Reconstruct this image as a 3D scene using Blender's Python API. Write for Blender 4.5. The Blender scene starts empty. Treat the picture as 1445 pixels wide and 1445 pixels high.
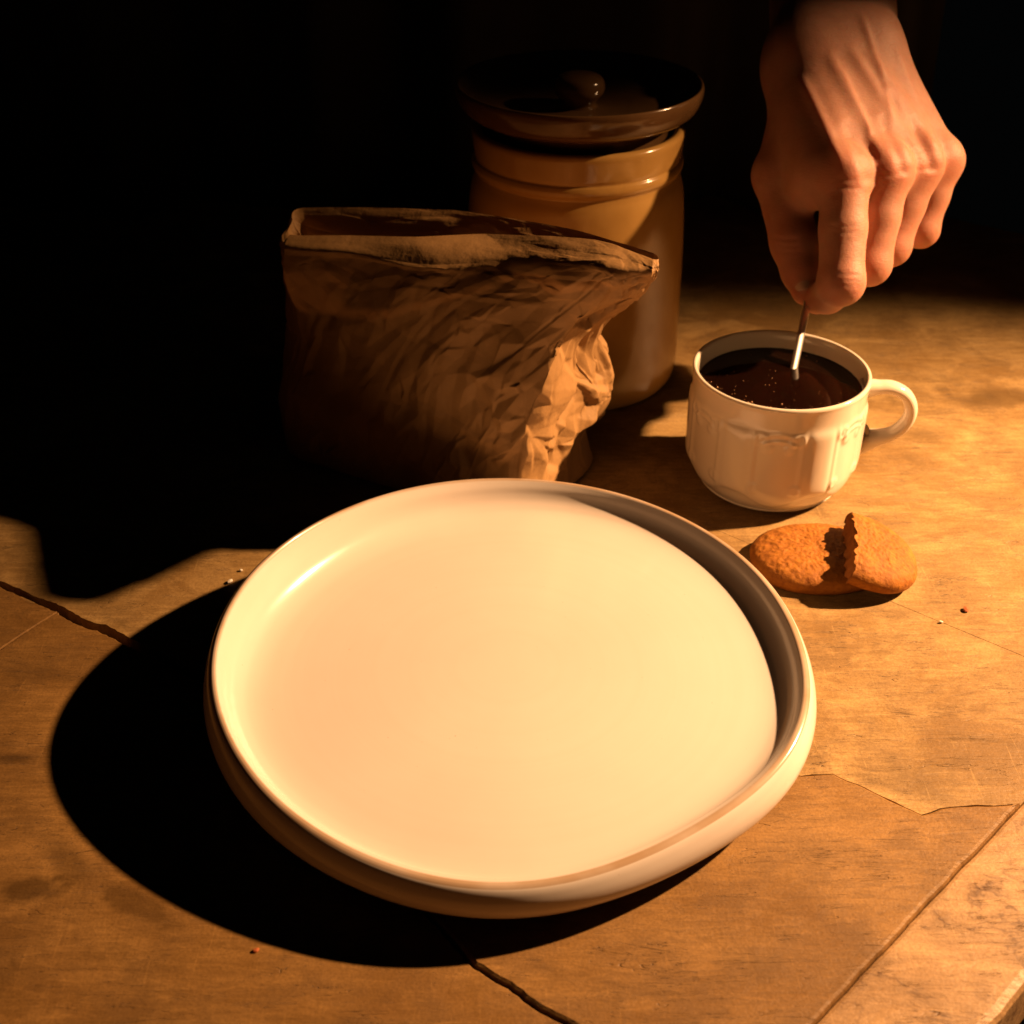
import bpy, bmesh, math, random
import numpy as np
from mathutils import Vector, Matrix, noise as mnoise
from mathutils.geometry import delaunay_2d_cdt

S = bpy.context.scene
COL = S.collection
rad = math.radians

# ------------------------------------------------------------------ camera
FPX, CAM_H, PITCH = 1750.0, 0.33, rad(34)
cam_d = bpy.data.cameras.new('camera')
cam_d.sensor_width = 36.0
cam_d.lens = FPX * 36.0 / 1445.0
cam_d.clip_start, cam_d.clip_end = 0.01, 50.0
cam_d.dof.use_dof = True
cam_d.dof.focus_distance = 0.475
cam_d.dof.aperture_fstop = 15.0
cam = bpy.data.objects.new('camera', cam_d)
COL.objects.link(cam)
cam.location = (0, 0, CAM_H)
cam.rotation_euler = (math.pi / 2 - PITCH, 0, 0)
S.camera = cam

# ------------------------------------------------------------------ world: a dark room
W = bpy.data.worlds.new('World')
S.world = W
W.use_nodes = True
bg = W.node_tree.nodes['Background']
bg.inputs['Color'].default_value = (0.85, 0.95, 0.95, 1)
bg.inputs['Strength'].default_value = 0.0009

# ------------------------------------------------------------------ the desk lamp out of frame on the right
LAMP = Vector((0.785, 0.580, 0.552))
AIM = Vector((0.24, 0.362, 0.0))
ld = bpy.data.lights.new('desk_lamp_light', 'SPOT')
ld.energy = 143.0
ld.color = (1.0, 0.565, 0.265)
ld.shadow_soft_size = 0.013
ld.spot_size = rad(56)
ld.spot_blend = 1.0
lamp = bpy.data.objects.new('desk_lamp_light', ld)
COL.objects.link(lamp)
lamp.location = LAMP
lamp.rotation_euler = (AIM - LAMP).to_track_quat('-Z', 'Y').to_euler()

S.view_settings.view_transform = 'Standard'
S.view_settings.look = 'None'
S.view_settings.exposure = 0.0
S.view_settings.gamma = 1.0
S.render.engine = 'CYCLES'
S.cycles.use_denoising = True
S.cycles.max_bounces = 6
S.cycles.diffuse_bounces = 1
S.cycles.glossy_bounces = 3

# ------------------------------------------------------------------ helpers
FW = np.array([0, math.cos(PITCH), -math.sin(PITCH)])
UP = np.array([0, math.sin(PITCH), math.cos(PITCH)])
RT = np.array([1.0, 0, 0])
CC = np.array([0, 0, CAM_H])

def ray(x, y): return FW + RT * (x - 722.5) / FPX + UP * (722.5 - y) / FPX
def atz(x, y, z=0.0):
    d = ray(x, y); return CC + d * (z - CAM_H) / d[2]
def atY(x, y, Y):
    d = ray(x, y); return CC + d * Y / d[1]
def atd(x, y, dep): return CC + ray(x, y) * dep

rng = np.random.default_rng(7)

def mesh_obj(name, verts, faces, mat, parent=None, smooth=True, loc=None):
    me = bpy.data.meshes.new(name)
    me.from_pydata([tuple(map(float, v)) for v in verts], [], [tuple(map(int, f)) for f in faces])
    me.validate(); me.update()
    if smooth: me.polygons.foreach_set('use_smooth', [True] * len(me.polygons))
    if mat: me.materials.append(mat)
    o = bpy.data.objects.new(name, me)
    COL.objects.link(o)
    if parent: o.parent = parent
    if loc is not None: o.location = loc
    return o

def tag(o, label=None, cat=None, group=None, kind=None):
    if label: o['label'] = label
    if cat: o['category'] = cat
    if group: o['group'] = group
    if kind: o['kind'] = kind
    return o

def empty(name, loc):
    o = bpy.data.objects.new(name, None); COL.objects.link(o); o.location = loc; o.empty_display_size = 0.02
    return o

def recalc(o):
    bm = bmesh.new(); bm.from_mesh(o.data)
    bmesh.ops.recalc_face_normals(bm, faces=bm.faces)
    bm.to_mesh(o.data); bm.free()

def grid_faces(nu, nv, wrap_u=True):
    """verts index = j*nu+i, i around (u), j along (v)"""
    F = []
    for j in range(nv - 1):
        for i in range(nu if wrap_u else nu - 1):
            i2 = (i + 1) % nu
            F.append((j * nu + i, j * nu + i2, (j + 1) * nu + i2, (j + 1) * nu + i))
    return F

def spline(pts, n, closed=False):
    """Catmull-Rom through pts (k,d) -> (n,d)"""
    P = np.asarray(pts, float); k = len(P)
    T = np.linspace(0, k if closed else k - 1, n, endpoint=not closed)
    i = np.floor(T).astype(int)
    if not closed: i = np.minimum(i, k - 2)
    t = (T - i)[:, None]
    idx = lambda q: P[q % k] if closed else P[np.clip(q, 0, k - 1)]
    a, b, c, d = idx(i - 1), idx(i), idx(i + 1), idx(i + 2)
    return 0.5 * (2 * b + (c - a) * t + (2 * a - 5 * b + 4 * c - d) * t ** 2 + (3 * b - a - 3 * c + d) * t ** 3)

def lathe(name, prof, mat, parent=None, n=128, rmod=None, cap=True, loc=None):
    prof = np.asarray(prof, float); m = len(prof)
    th = np.arange(n) * 2 * math.pi / n
    V = np.zeros((m, n, 3))
    for j, (r, z) in enumerate(prof):
        rr = np.full(n, r)
        if rmod is not None: rr = rr + rmod(th, z, r)
        V[j, :, 0] = rr * np.cos(th); V[j, :, 1] = rr * np.sin(th); V[j, :, 2] = z
    V = V.reshape(-1, 3).tolist(); F = grid_faces(n, m)
    if cap:
        V.append([0, 0, prof[0][1]]); c0 = len(V) - 1
        F += [(c0, (i + 1) % n, i) for i in range(n)]
        V.append([0, 0, prof[-1][1]]); c1 = len(V) - 1
        F += [(c1, (m - 1) * n + i, (m - 1) * n + (i + 1) % n) for i in range(n)]
    o = mesh_obj(name, V, F, mat, parent, loc=loc); recalc(o)
    return o

def sweep(path, rads, n=20, frame_n=None):
    """tube with elliptical section; rads = list of (a,b); a along the side axis, b along frame normal"""
    P = np.asarray(path, float); m = len(P)
    T = np.gradient(P, axis=0); T /= np.linalg.norm(T, axis=1)[:, None]
    V = []
    th = np.arange(n) * 2 * math.pi / n
    for j in range(m):
        side = np.asarray(frame_n, float) if frame_n is not None else np.array([1.0, 0, 0])
        side = side - T[j] * (side @ T[j]); side /= np.linalg.norm(side)
        nn = np.cross(T[j], side)
        a, b = rads[j]
        for t in th: V.append(P[j] + side * a * math.cos(t) + nn * b * math.sin(t))
    F = grid_faces(n, m)
    V.append(P[0]); V.append(P[-1])
    F += [(len(V) - 2, (i + 1) % n, i) for i in range(n)]
    F += [(len(V) - 1, (m - 1) * n + i, (m - 1) * n + (i + 1) % n) for i in range(n)]
    return V, F

# ------------------------------------------------------------------ material helper
class NT:
    def __init__(self, name):
        self.m = bpy.data.materials.new(name); self.m.use_nodes = True
        self.t = self.m.node_tree; self.b = self.t.nodes['Principled BSDF']; self.out = self.t.nodes['Material Output']
        self._tc = None
    def n(self, typ, **kw):
        q = self.t.nodes.new(typ)
        for k, v in kw.items():
            if k in q.inputs.keys() if hasattr(q.inputs, 'keys') else False: q.inputs[k].default_value = v
            else: setattr(q, k, v)
        return q
    def l(self, a, b): self.t.links.new(a, b)
    def coord(self, scale=(1, 1, 1), rot=(0, 0, 0), kind='Object', loc=(0, 0, 0)):
        if self._tc is None: self._tc = self.t.nodes.new('ShaderNodeTexCoord')
        if kind == 'World':
            g = self.t.nodes.new('ShaderNodeNewGeometry'); src = g.outputs['Position']
        else: src = self._tc.outputs[kind]
        mp = self.t.nodes.new('ShaderNodeMapping')
        mp.inputs['Scale'].default_value = scale; mp.inputs['Rotation'].default_value = rot; mp.inputs['Location'].default_value = loc
        self.l(src, mp.inputs['Vector']); return mp.outputs['Vector']
    def noise(self, vec, scale, detail=4, rough=0.55, dist=0.0):
        q = self.t.nodes.new('ShaderNodeTexNoise'); q.inputs['Scale'].default_value = scale
        q.inputs['Detail'].default_value = detail; q.inputs['Roughness'].default_value = rough; q.inputs['Distortion'].default_value = dist
        self.l(vec, q.inputs['Vector']); return q.outputs['Fac']
    def vor(self, vec, scale, feature='DISTANCE_TO_EDGE'):
        q = self.t.nodes.new('ShaderNodeTexVoronoi'); q.feature = feature; q.inputs['Scale'].default_value = scale
        self.l(vec, q.inputs['Vector']); return q.outputs['Distance']
    def ramp(self, fac, stops):
        q = self.t.nodes.new('ShaderNodeValToRGB'); e = q.color_ramp.elements
        while len(e) < len(stops): e.new(0.5)
        for el, (p, c) in zip(e, stops):
            el.position = p; el.color = (c, c, c, 1) if isinstance(c, (int, float)) else (*c, 1)
        self.l(fac, q.inputs['Fac']); return q.outputs['Color']
    def mix(self, fac, a, b, mode='MIX'):
        q = self.t.nodes.new('ShaderNodeMix'); q.data_type = 'RGBA'; q.blend_type = mode
        for s, v in ((q.inputs[0], fac), (q.inputs[6], a), (q.inputs[7], b)):
            if isinstance(v, (int, float)): s.default_value = v
            elif isinstance(v, tuple): s.default_value = (*v, 1)
            else: self.l(v, s)
        return q.outputs[2]
    def math(self, op, a, b=None, clamp=False):
        q = self.t.nodes.new('ShaderNodeMath'); q.operation = op; q.use_clamp = clamp
        for s, v in zip(q.inputs, (a, b)):
            if v is None: continue
            if isinstance(v, (int, float)): s.default_value = v
            else: self.l(v, s)
        return q.outputs[0]
    def bump(self, h, strength, dist, prev=None):
        q = self.t.nodes.new('ShaderNodeBump'); q.inputs['Strength'].default_value = strength; q.inputs['Distance'].default_value = dist
        self.l(h, q.inputs['Height'])
        if prev is not None: self.l(prev, q.inputs['Normal'])
        return q.outputs['Normal']
    def set(self, **kw):
        for k, v in kw.items():
            s = self.b.inputs[k.replace('_', ' ')]
            if isinstance(v, (int, float)): s.default_value = v
            elif isinstance(v, tuple): s.default_value = (*v, 1) if len(v) == 3 and s.type == 'RGBA' else v
            else: self.l(v, s)
        return self.m

# ------------------------------------------------------------------ materials
def slab_material(name, base, dark, marble=False):
    t = NT(name)
    v = t.coord(kind='World')
    vg = t.coord((1, 6, 1), (0, 0, rad(4)), 'World')
    vl = t.coord((0.55, 6.5, 1), (0, 0, rad(-4)), 'World')
    vx = t.coord((22, 1, 1), (0, 0, rad(11)), 'World')
    big = t.noise(v, 11, 4, 0.62, 0.8)
    mid = t.noise(v, 38, 4, 0.72, 0.5)
    grain = t.noise(vg, 62, 4, 0.72, 0.8)
    crk = t.noise(vl, 22, 4, 0.62, 1.2)
    scr2 = t.noise(vx, 36, 2, 0.6, 0.4)
    fine = t.noise(v, 950, 2, 0.7)
    deep = tuple(x * 0.45 for x in dark)
    c = t.mix(t.ramp(big, [(0.36, 0.0), (0.64, 1.0)]), dark, base)
    c = t.mix(t.math('MULTIPLY', t.ramp(mid, [(0.47, 0.0), (0.72, 1.0)]), 0.62), c, tuple(x * 0.62 for x in dark))
    c = t.mix(t.math('MULTIPLY', t.ramp(grain, [(0.38, 1.0), (0.60, 0.0)]), 0.50), c, tuple(x * 0.75 for x in dark))
    c = t.mix(t.math('MULTIPLY', t.ramp(grain, [(0.60, 0.0), (0.75, 1.0)]), 0.35), c, tuple(min(1.0, x * 1.35) for x in base))
    wear = t.noise(t.coord((1, 1.8, 1), (0, 0, rad(-12)), 'World', (3.1, 1.7, 0)), 15, 5, 0.66, 1.0)
    c = t.mix(t.math('MULTIPLY', t.ramp(wear, [(0.54, 0.0), (0.66, 1.0)]), 0.42), c, tuple(min(1.0, x * 1.30) for x in base))
    c = t.mix(t.math('MULTIPLY', t.ramp(wear, [(0.30, 1.0), (0.43, 0.0)]), 0.45), c, deep)
    # fine drying cracks that follow the grain, only in patches
    lin = t.math('ABSOLUTE', t.math('SUBTRACT', crk, 0.5))
    crm = t.math('MULTIPLY', t.ramp(lin, [(0.0, 1.0), (0.006, 0.0)]), t.ramp(mid, [(0.44, 0.0), (0.58, 0.9)]))
    c = t.mix(crm, c, deep)
    c = t.mix(t.math('MULTIPLY', t.ramp(scr2, [(0.66, 0.0), (0.72, 1.0)]), 0.22), c, tuple(min(1, x * 1.4) for x in base))
    c = t.mix(t.math('MULTIPLY', t.ramp(fine, [(0.35, 1.0), (0.6, 0.0)]), 0.30), c, deep)
    if marble:
        vn = t.math('ABSOLUTE', t.math('SUBTRACT', t.noise(t.coord((1, 1.6, 1), (0, 0, rad(40)), 'World'), 24, 5, 0.60, 0.5), 0.5))
        c = t.mix(t.math('MULTIPLY', t.ramp(vn, [(0.0, 1.0), (0.012, 0.30), (0.05, 0.0)]), t.ramp(mid, [(0.40, 0.15), (0.62, 0.95)])), c, (0.085, 0.036, 0.012))
    # old spill marks soaked into the surface
    for (px_, py_, rx, ry, ang, s) in ((20, 1070, 0.014, 0.0045, 0, 0.7), (45, 1258, 0.012, 0.007, 0, 0.75), (95, 1212, 0.020, 0.007, -40, 0.55),
                                       (190, 1275, 0.020, 0.005, -30, 0.55), (1410, 560, 0.030, 0.012, 20, 0.55), (1310, 610, 0.02, 0.012, 10, 0.35)):
        p = atz(px_, py_)
        ca, sa = math.cos(rad(ang)), math.sin(rad(ang))
        vv = t.t.nodes.new('ShaderNodeMapping'); vv.vector_type = 'TEXTURE'
        vv.inputs['Location'].default_value = (p[0], p[1], 0); vv.inputs['Rotation'].default_value = (0, 0, rad(ang)); vv.inputs['Scale'].default_value = (rx, ry, 1)
        g = t.t.nodes.new('ShaderNodeNewGeometry'); t.l(g.outputs['Position'], vv.inputs['Vector'])
        ln = t.t.nodes.new('ShaderNodeVectorMath'); ln.operation = 'LENGTH'; t.l(vv.outputs['Vector'], ln.inputs[0])
        d = t.math('ADD', ln.outputs['Value'], t.math('MULTIPLY', t.math('SUBTRACT', mid, 0.5), 2.2))
        c = t.mix(t.math('MULTIPLY', t.ramp(d, [(0.45, 1.0), (1.0, 0.0)]), s), c, tuple(x * 0.33 for x in dark))
    hgt = t.math('ADD', t.math('MULTIPLY', grain, 0.30), t.math('ADD', t.math('MULTIPLY', crm, -0.5), t.math('ADD', t.math('MULTIPLY', mid, 0.55), t.math('MULTIPLY', fine, 0.12))))
    nb = t.bump(hgt, 0.6, 0.0013)
    rgh = t.ramp(mid, [(0.3, 0.42), (0.7, 0.62)])
    return t.set(Base_Color=c, Roughness=rgh, Normal=nb, Specular_IOR_Level=0.35)

M = {}
M['slab'] = slab_material('worn_slab', (0.49, 0.315, 0.125), (0.26, 0.145, 0.046))
M['slab_b'] = slab_material('worn_slab_brown', (0.32, 0.172, 0.052), (0.19, 0.093, 0.024))
M['slab_m'] = slab_material('veined_slab', (0.50, 0.31, 0.15), (0.30, 0.17, 0.07), True)

t = NT('slab_bed'); M['bed'] = t.set(Base_Color=(0.02, 0.014, 0.009), Roughness=0.95)

t = NT('stoneware_plate')
lip = t.n('ShaderNodeAttribute'); lip.attribute_name = 'lip'
v = t.coord()
sp = t.noise(v, 700, 2, 0.5); big = t.noise(v, 14, 4, 0.5)
c = t.mix(t.ramp(big, [(0.3, 0.0), (0.7, 1.0)]), (0.70, 0.60, 0.535), (0.73, 0.65, 0.585))
c = t.mix(t.math('MULTIPLY', t.ramp(sp, [(0.76, 0.0), (0.79, 1.0)]), 0.45), c, (0.30, 0.20, 0.12))
c = t.mix(t.math('MULTIPLY', lip.outputs['Fac'], t.ramp(t.noise(v, 40, 4), [(0.3, 0.55), (0.6, 0.9)])), c, (0.36, 0.22, 0.11))
ln = t.t.nodes.new('ShaderNodeVectorMath'); ln.operation = 'LENGTH'; t.l(v, ln.inputs[0])
cx = t.t.nodes.new('ShaderNodeCombineXYZ'); t.l(ln.outputs['Value'], cx.inputs['X'])
ring = t.noise(cx.outputs[0], 210, 2, 0.6)
nb = t.bump(t.math('ADD', big, t.math('ADD', t.math('MULTIPLY', ring, 0.07), t.math('MULTIPLY', t.noise(v, 130, 2), 0.06))), 0.16, 0.002)
c = t.mix(t.math('MULTIPLY', t.ramp(ring, [(0.4, 0.0), (0.65, 1.0)]), 0.12), c, (0.66, 0.55, 0.46))
M['plate'] = t.set(Base_Color=c, Roughness=0.20, Normal=nb, Specular_IOR_Level=0.45, Coat_Weight=0.25, Coat_Roughness=0.06)

t = NT('white_porcelain')
v = t.coord()
nb = t.bump(t.noise(v, 60, 3), 0.06, 0.0015)
M['china'] = t.set(Base_Color=(0.80, 0.69, 0.555), Roughness=0.13, Normal=nb, Specular_IOR_Level=0.5, Coat_Weight=0.4, Coat_Roughness=0.04, Subsurface_Weight=0.08, Subsurface_Radius=(0.004, 0.003, 0.002), Subsurface_Scale=1.0)

t = NT('coffee')
v = t.coord()
M['coffee'] = t.set(Base_Color=(0.006, 0.002, 0.001), Roughness=0.05, Specular_IOR_Level=0.22, Normal=t.bump(t.noise(v, 90, 2), 0.06, 0.001))
t = NT('coffee_bubble'); M['bubble'] = t.set(Base_Color=(0.30, 0.15, 0.07), Roughness=0.2)

t = NT('steel')
M['steel'] = t.set(Base_Color=(0.80, 0.75, 0.70), Metallic=1.0, Roughness=0.40)

t = NT('glazed_jar')
v = t.coord()
big = t.noise(v, 30, 5, 0.6)
c = t.mix(t.ramp(big, [(0.3, 0.0), (0.7, 1.0)]), (0.37, 0.200, 0.050), (0.47, 0.270, 0.078))
M['jar'] = t.set(Base_Color=c, Roughness=0.16, Normal=t.bump(t.noise(v, 55, 3), 0.12, 0.002), Specular_IOR_Level=0.5)

t = NT('glazed_lid')
v = t.coord()
c = t.mix(t.ramp(t.noise(v, 30, 5, 0.6), [(0.3, 0.0), (0.7, 1.0)]), (0.085, 0.043, 0.016), (0.13, 0.066, 0.026))
M['lid'] = t.set(Base_Color=c, Roughness=0.15, Normal=t.bump(t.noise(v, 55, 3), 0.10, 0.002))

# thin kraft paper: lets some light through
t = NT('kraft_paper')
v = t.coord()
fib = t.noise(t.coord((1, 1, 4)), 420, 4, 0.7)
blot = t.noise(v, 45, 4, 0.6)
c = t.mix(t.ramp(blot, [(0.3, 0.0), (0.7, 1.0)]), (0.34, 0.185, 0.066), (0.44, 0.245, 0.094))
c = t.mix(t.math('MULTIPLY', t.ramp(fib, [(0.35, 1.0), (0.6, 0.0)]), 0.22), c, (0.30, 0.18, 0.09))
nb = t.bump(t.math('ADD', t.math('MULTIPLY', fib, 0.12), t.noise(v, 150, 3, 0.6)), 0.35, 0.0012)
t.set(Base_Color=c, Roughness=0.62, Normal=nb, Specular_IOR_Level=0.25)
tr = t.n('ShaderNodeBsdfTranslucent'); t.l(t.mix(0.6, c, (0.60, 0.20, 0.05)), tr.inputs['Color']); t.l(nb, tr.inputs['Normal'])
mx = t.n('ShaderNodeMixShader'); mx.inputs[0].default_value = 0.06
t.l(t.b.outputs[0], mx.inputs[1]); t.l(tr.outputs[0], mx.inputs[2]); t.l(mx.outputs[0], t.out.inputs['Surface'])
M['paper'] = t.m

t = NT('ginger_biscuit')
v = t.coord()
a = t.noise(v, 160, 5, 0.7); b = t.noise(v, 620, 4, 0.7); pit = t.vor(v, 330, 'F1')
edge = t.n('ShaderNodeAttribute'); edge.attribute_name = 'crumb'
c = t.mix(t.ramp(a, [(0.35, 0.0), (0.65, 1.0)]), (0.28, 0.092, 0.009), (0.42, 0.160, 0.016))
c = t.mix(t.math('MULTIPLY', t.ramp(b, [(0.3, 1.0), (0.5, 0.0)]), 0.55), c, (0.20, 0.062, 0.012))
c = t.mix(edge.outputs['Fac'], c, (0.33, 0.12, 0.025))
nb = t.bump(t.math('ADD', a, t.math('ADD', t.math('MULTIPLY', pit, 0.2), t.math('MULTIPLY', b, 0.35))), 0.6, 0.0011)
M['biscuit'] = t.set(Base_Color=c, Roughness=0.72, Normal=nb, Specular_IOR_Level=0.3)
t = NT('pale_crumb'); M['crumb'] = t.set(Base_Color=(0.75, 0.68, 0.58), Roughness=0.8)
t = NT('brown_crumb'); M['crumb_b'] = t.set(Base_Color=(0.36, 0.09, 0.02), Roughness=0.8)

t = NT('skin')
red = t.n('ShaderNodeAttribute'); red.attribute_name = 'redness'
v = t.coord()
pore = t.noise(v, 1300, 3, 0.6); mot = t.noise(v, 120, 4, 0.6); wr = t.noise(t.coord((1, 1, 3.5)), 420, 4, 0.65, 0.5)
cw = t.vor(v, 850)
c = t.mix(t.ramp(mot, [(0.3, 0.0), (0.7, 1.0)]), (0.46, 0.215, 0.14), (0.54, 0.27, 0.185))
c = t.mix(t.math('MULTIPLY', red.outputs['Fac'], 0.95), c, (0.52, 0.19, 0.115))
c = t.mix(t.math('MULTIPLY', t.ramp(pore, [(0.3, 1.0), (0.5, 0.0)]), 0.2), c, (0.34, 0.16, 0.10))
nb = t.bump(t.math('ADD', wr, t.math('ADD', t.math('MULTIPLY', cw, 0.35), t.math('MULTIPLY', pore, 0.2))), 0.34, 0.0008)
M['skin'] = t.set(Base_Color=c, Roughness=0.50, Normal=nb, Specular_IOR_Level=0.35, Subsurface_Weight=0.85, Subsurface_Radius=(0.0042, 0.0014, 0.0006), Subsurface_Scale=1.0)
t = NT('nail'); M['nail'] = t.set(Base_Color=(0.58, 0.34, 0.25), Roughness=0.28, Subsurface_Weight=0.4, Subsurface_Radius=(0.003, 0.001, 0.0005), Subsurface_Scale=1.0)

t = NT('black_cloth')
v = t.coord()
M['cloth'] = t.set(Base_Color=(0.012, 0.010, 0.009), Roughness=0.85, Normal=t.bump(t.noise(v, 900, 2), 0.3, 0.0004), Sheen_Weight=0.2)

# ------------------------------------------------------------------ the table of fitted slabs
table = empty('table_top', (0, 0, 0)); tag(table, kind='structure')
E1 = np.array([math.cos(rad(-36)), math.sin(rad(-36))]); E2 = np.array([math.cos(rad(45)), math.sin(rad(45))])

def P2(x, y): return atz(x, y)[:2]
def jag(a, b, amp, seed, step=0.003):
    """points from a (included) to b (excluded) with a worn wobble"""
    a, b = np.asarray(a, float), np.asarray(b, float); L = np.linalg.norm(b - a); n = max(2, int(L / step))
    nrm = np.array([-(b - a)[1], (b - a)[0]]) / L
    out = []
    for i in range(n):
        q = a + (b - a) * i / n
        w = sum(mnoise.noise(Vector((q[0] * f, q[1] * f, seed * 3.1))) / k for f, k in ((90, 1), (260, 2), (700, 4)))
        out.append(q + nrm * w * amp * (0 if i == 0 else 1))
    return out

A0 = P2(10, 832); A1 = P2(185, 912); AL = A0 - (A1 - A0) / np.linalg.norm(A1 - A0) * 0.35
A2 = P2(330, 985)
Bs = P2(670, 1365); B1 = P2(800, 1445); Cc0 = P2(1440, 1135); Cc1 = P2(1150, 1445); cd = (Cc0 - Cc1) / np.linalg.norm(Cc0 - Cc1)
CB = Cc1 - cd * 0.16; CT = Cc0 + cd * 0.42
BR = None
Ea = P2(1130, 1096); Eb = P2(1175, 1093); Ec = P2(1300, 1151); Ed = P2(1340, 1140)
Em = P2(700, 1010)
Fd = (P2(1445, 925) - P2(1250, 845)); Fd /= np.linalg.norm(Fd)
Fp = P2(1250, 845)
# where F meets the C line
def isect(p, d, q, e):
    A_ = np.array([d, -e]).T; s = np.linalg.solve(A_, np.asarray(q) - np.asarray(p)); return np.asarray(p) + d * s[0]
FC = isect(Fp, Fd, Cc0, cd)
BR = isect(B1, (B1 - Bs) / np.linalg.norm(B1 - Bs), Cc0, cd)
FL = Fp - Fd * 1.05
D0 = P2(65, 872); D1 = D0 + (P2(0, 915) - D0) / np.linalg.norm(P2(0, 915) - D0) * 0.40
BACK = P2(1390, 318); bd = np.array([math.cos(rad(-36)), math.sin(rad(-36))])
BC = isect(BACK, bd, Cc0, cd); BLft = BC - bd * 1.7
WID = 0.037   # width of the veined border strip right of the C joint
cn = np.array([cd[1], -cd[0]])

def off(pl, o):  # helper to concatenate joint polylines
    return pl

def slab(poly, ztop, mat, gap, bev=0.0010, thick=0.03):
    """one fitted slab: prism with a rounded-over top edge, pulled back by half the joint width"""
    P = np.asarray(poly, float)
    area = 0.5 * np.sum(P[:, 0] * np.roll(P[:, 1], -1) - np.roll(P[:, 0], -1) * P[:, 1])
    if area < 0: P = P[::-1]
    d = np.roll(P, -1, 0) - np.roll(P, 1, 0); d /= (np.linalg.norm(d, axis=1)[:, None] + 1e-9)
    nin = np.stack([-d[:, 1], d[:, 0]], 1)
    g = np.full(len(P), gap / 2)
    rings = [(0.0, -thick), (0.0, -bev * 1.4), (bev * 0.3, -bev * 0.45), (bev, 0.0)]
    V = []
    for o_, z in rings:
        Q = P + nin * (g + o_)[:, None]
        V += [(q[0], q[1], ztop + z) for q in Q]
    n = len(P)
    F = grid_faces(n, len(rings))
    base_i = (len(rings) - 1) * n
    top_pts = [Vector((V[base_i + k_][0] * 100, V[base_i + k_][1] * 100)) for k_ in range(n)]
    res = delaunay_2d_cdt(top_pts, [(k_, (k_ + 1) % n) for k_ in range(n)], [], 1, 1e-5)
    remap = []
    for q, orig in zip(res[0], res[3]):
        if orig: remap.append(base_i + orig[0])
        else: V.append((q.x / 100, q.y / 100, ztop)); remap.append(len(V) - 1)
    F += [tuple(remap[k_] for k_ in tri) for tri in res[2]]
    o = mesh_obj('slab', V, F, mat, table, smooth=False)
    return o

# joint polylines
jA = jag(AL, A0, 0.0010, 1) + jag(A0, A1, 0.0015, 2, 0.0018) + jag(A1, A2, 0.0010, 3)
jAB = jag(A2, Bs, 0.0004, 4)
jB = jag(Bs, B1, 0.0013, 5, 0.002) + jag(B1, BR, 0.0006, 6) + [BR]
jE = jag(A2, Em, 0.0004, 7) + jag(Em, Ea, 0.0004, 8) + jag(Ea, Eb, 0.0005, 9) + jag(Eb, Ec, 0.0008, 10) + jag(Ec, Ed, 0.0008, 11) + jag(Ed, Cc0, 0.0006, 12)
jC_low = jag(BR, Cc0, 0.0005, 13)
jC_mid = jag(Cc0, FC, 0.0004, 14)
jC_top = jag(FC, BC, 0.0004, 15) + [BC]
jF = jag(FC, FL, 0.0002, 16, 0.006) + [FL]
jD = jag(D0, D1, 0.0005, 17) + [D1]
nA = len(jA); up_n = np.array([0.515, 0.857])
jA_up = [np.asarray(q) + up_n * (0.0034 * math.exp(-((np.linalg.norm(np.asarray(q) - (A0 * 0.35 + A1 * 0.65)) / 0.075) ** 2)) + 0.0006 + 0.0006 * mnoise.noise(Vector((q[0] * 120, q[1] * 120, 9)))) for q in jA]
# split A at the foot of D
kD = int(np.argmin([np.linalg.norm(np.asarray(q) - D0) for q in jA])); D0 = np.asarray(jA[kD]); jD[0] = D0
lowL = np.array([-0.55, 0.05]); lowB = np.array([-0.05, 0.02])
slab(jA[kD:] + jAB + jB + [CB, lowB, np.array([-0.40, 0.02])] + jD[::-1][:-1], 0.0, M['slab_b'], 0.0010, bev=0.0005)
slab(jA[:kD + 1] + jD[1:] + [np.array([-0.60, 0.20])], -0.0002, M['slab_b'], 0.0008, bev=0.0003)
slab(jAB[1:] + jB + jC_low[1:] + [Cc0] + jE[::-1][:-1], 0.0012, M['slab_b'], 0.0003, bev=0.0013)
jE_up = [np.asarray(q) + np.array([0.3, 0.95]) * (0.0008 + 0.0009 * max(0.0, mnoise.noise(Vector((q[0] * 160, q[1] * 160, 3))))) for q in jE]
slab(jA_up + jE_up[1:] + jC_mid + jF + [AL + np.array([-0.1, 0.25])], -0.0004, M['slab'], 0.00003, bev=0.00010)
slab(jF[::-1] + jC_top[1:] + [BLft], -0.0003, M['slab'], 0.00001, bev=0.00004)
jS = jag(CB, BC, 0.0004, 13, 0.004); jT = [q + cn * WID for q in jag(CB, BC, 0.0009, 23, 0.004)]
ns = len(jS); V = []
for k_ in range(ns):
    a_, b_ = np.asarray(jS[k_]) - cn * 0.0001, np.asarray(jT[k_])
    for f_, z_ in ((0.0, -0.03), (0.0, -0.0020), (0.0004, -0.0013), (0.0014, -0.0010), (0.5, -0.0010), (-0.0040, -0.0010), (-0.0015, -0.0018), (-0.0004, -0.0035), (0.0, -0.03)):
        q = a_ + (b_ - a_) * 0.5 if f_ == 0.5 else (a_ + cn * f_ if len(V) % 9 < 4 else b_ + cn * f_)
        V.append((q[0], q[1], z_))
mesh_obj('slab', V, grid_faces(9, ns, False), M['slab_m'], table, smooth=False)
for o in [o for o in table.children if o.name.startswith('slab')]: recalc(o)
chip = slab([P2(12, 838), P2(30, 839), P2(48, 847), P2(60, 857), P2(52, 862), P2(38, 853), P2(22, 846)], -0.0008, M['slab'], 0.0, bev=0.0005, thick=0.006)
chip.name = 'chip'; recalc(chip)
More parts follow.
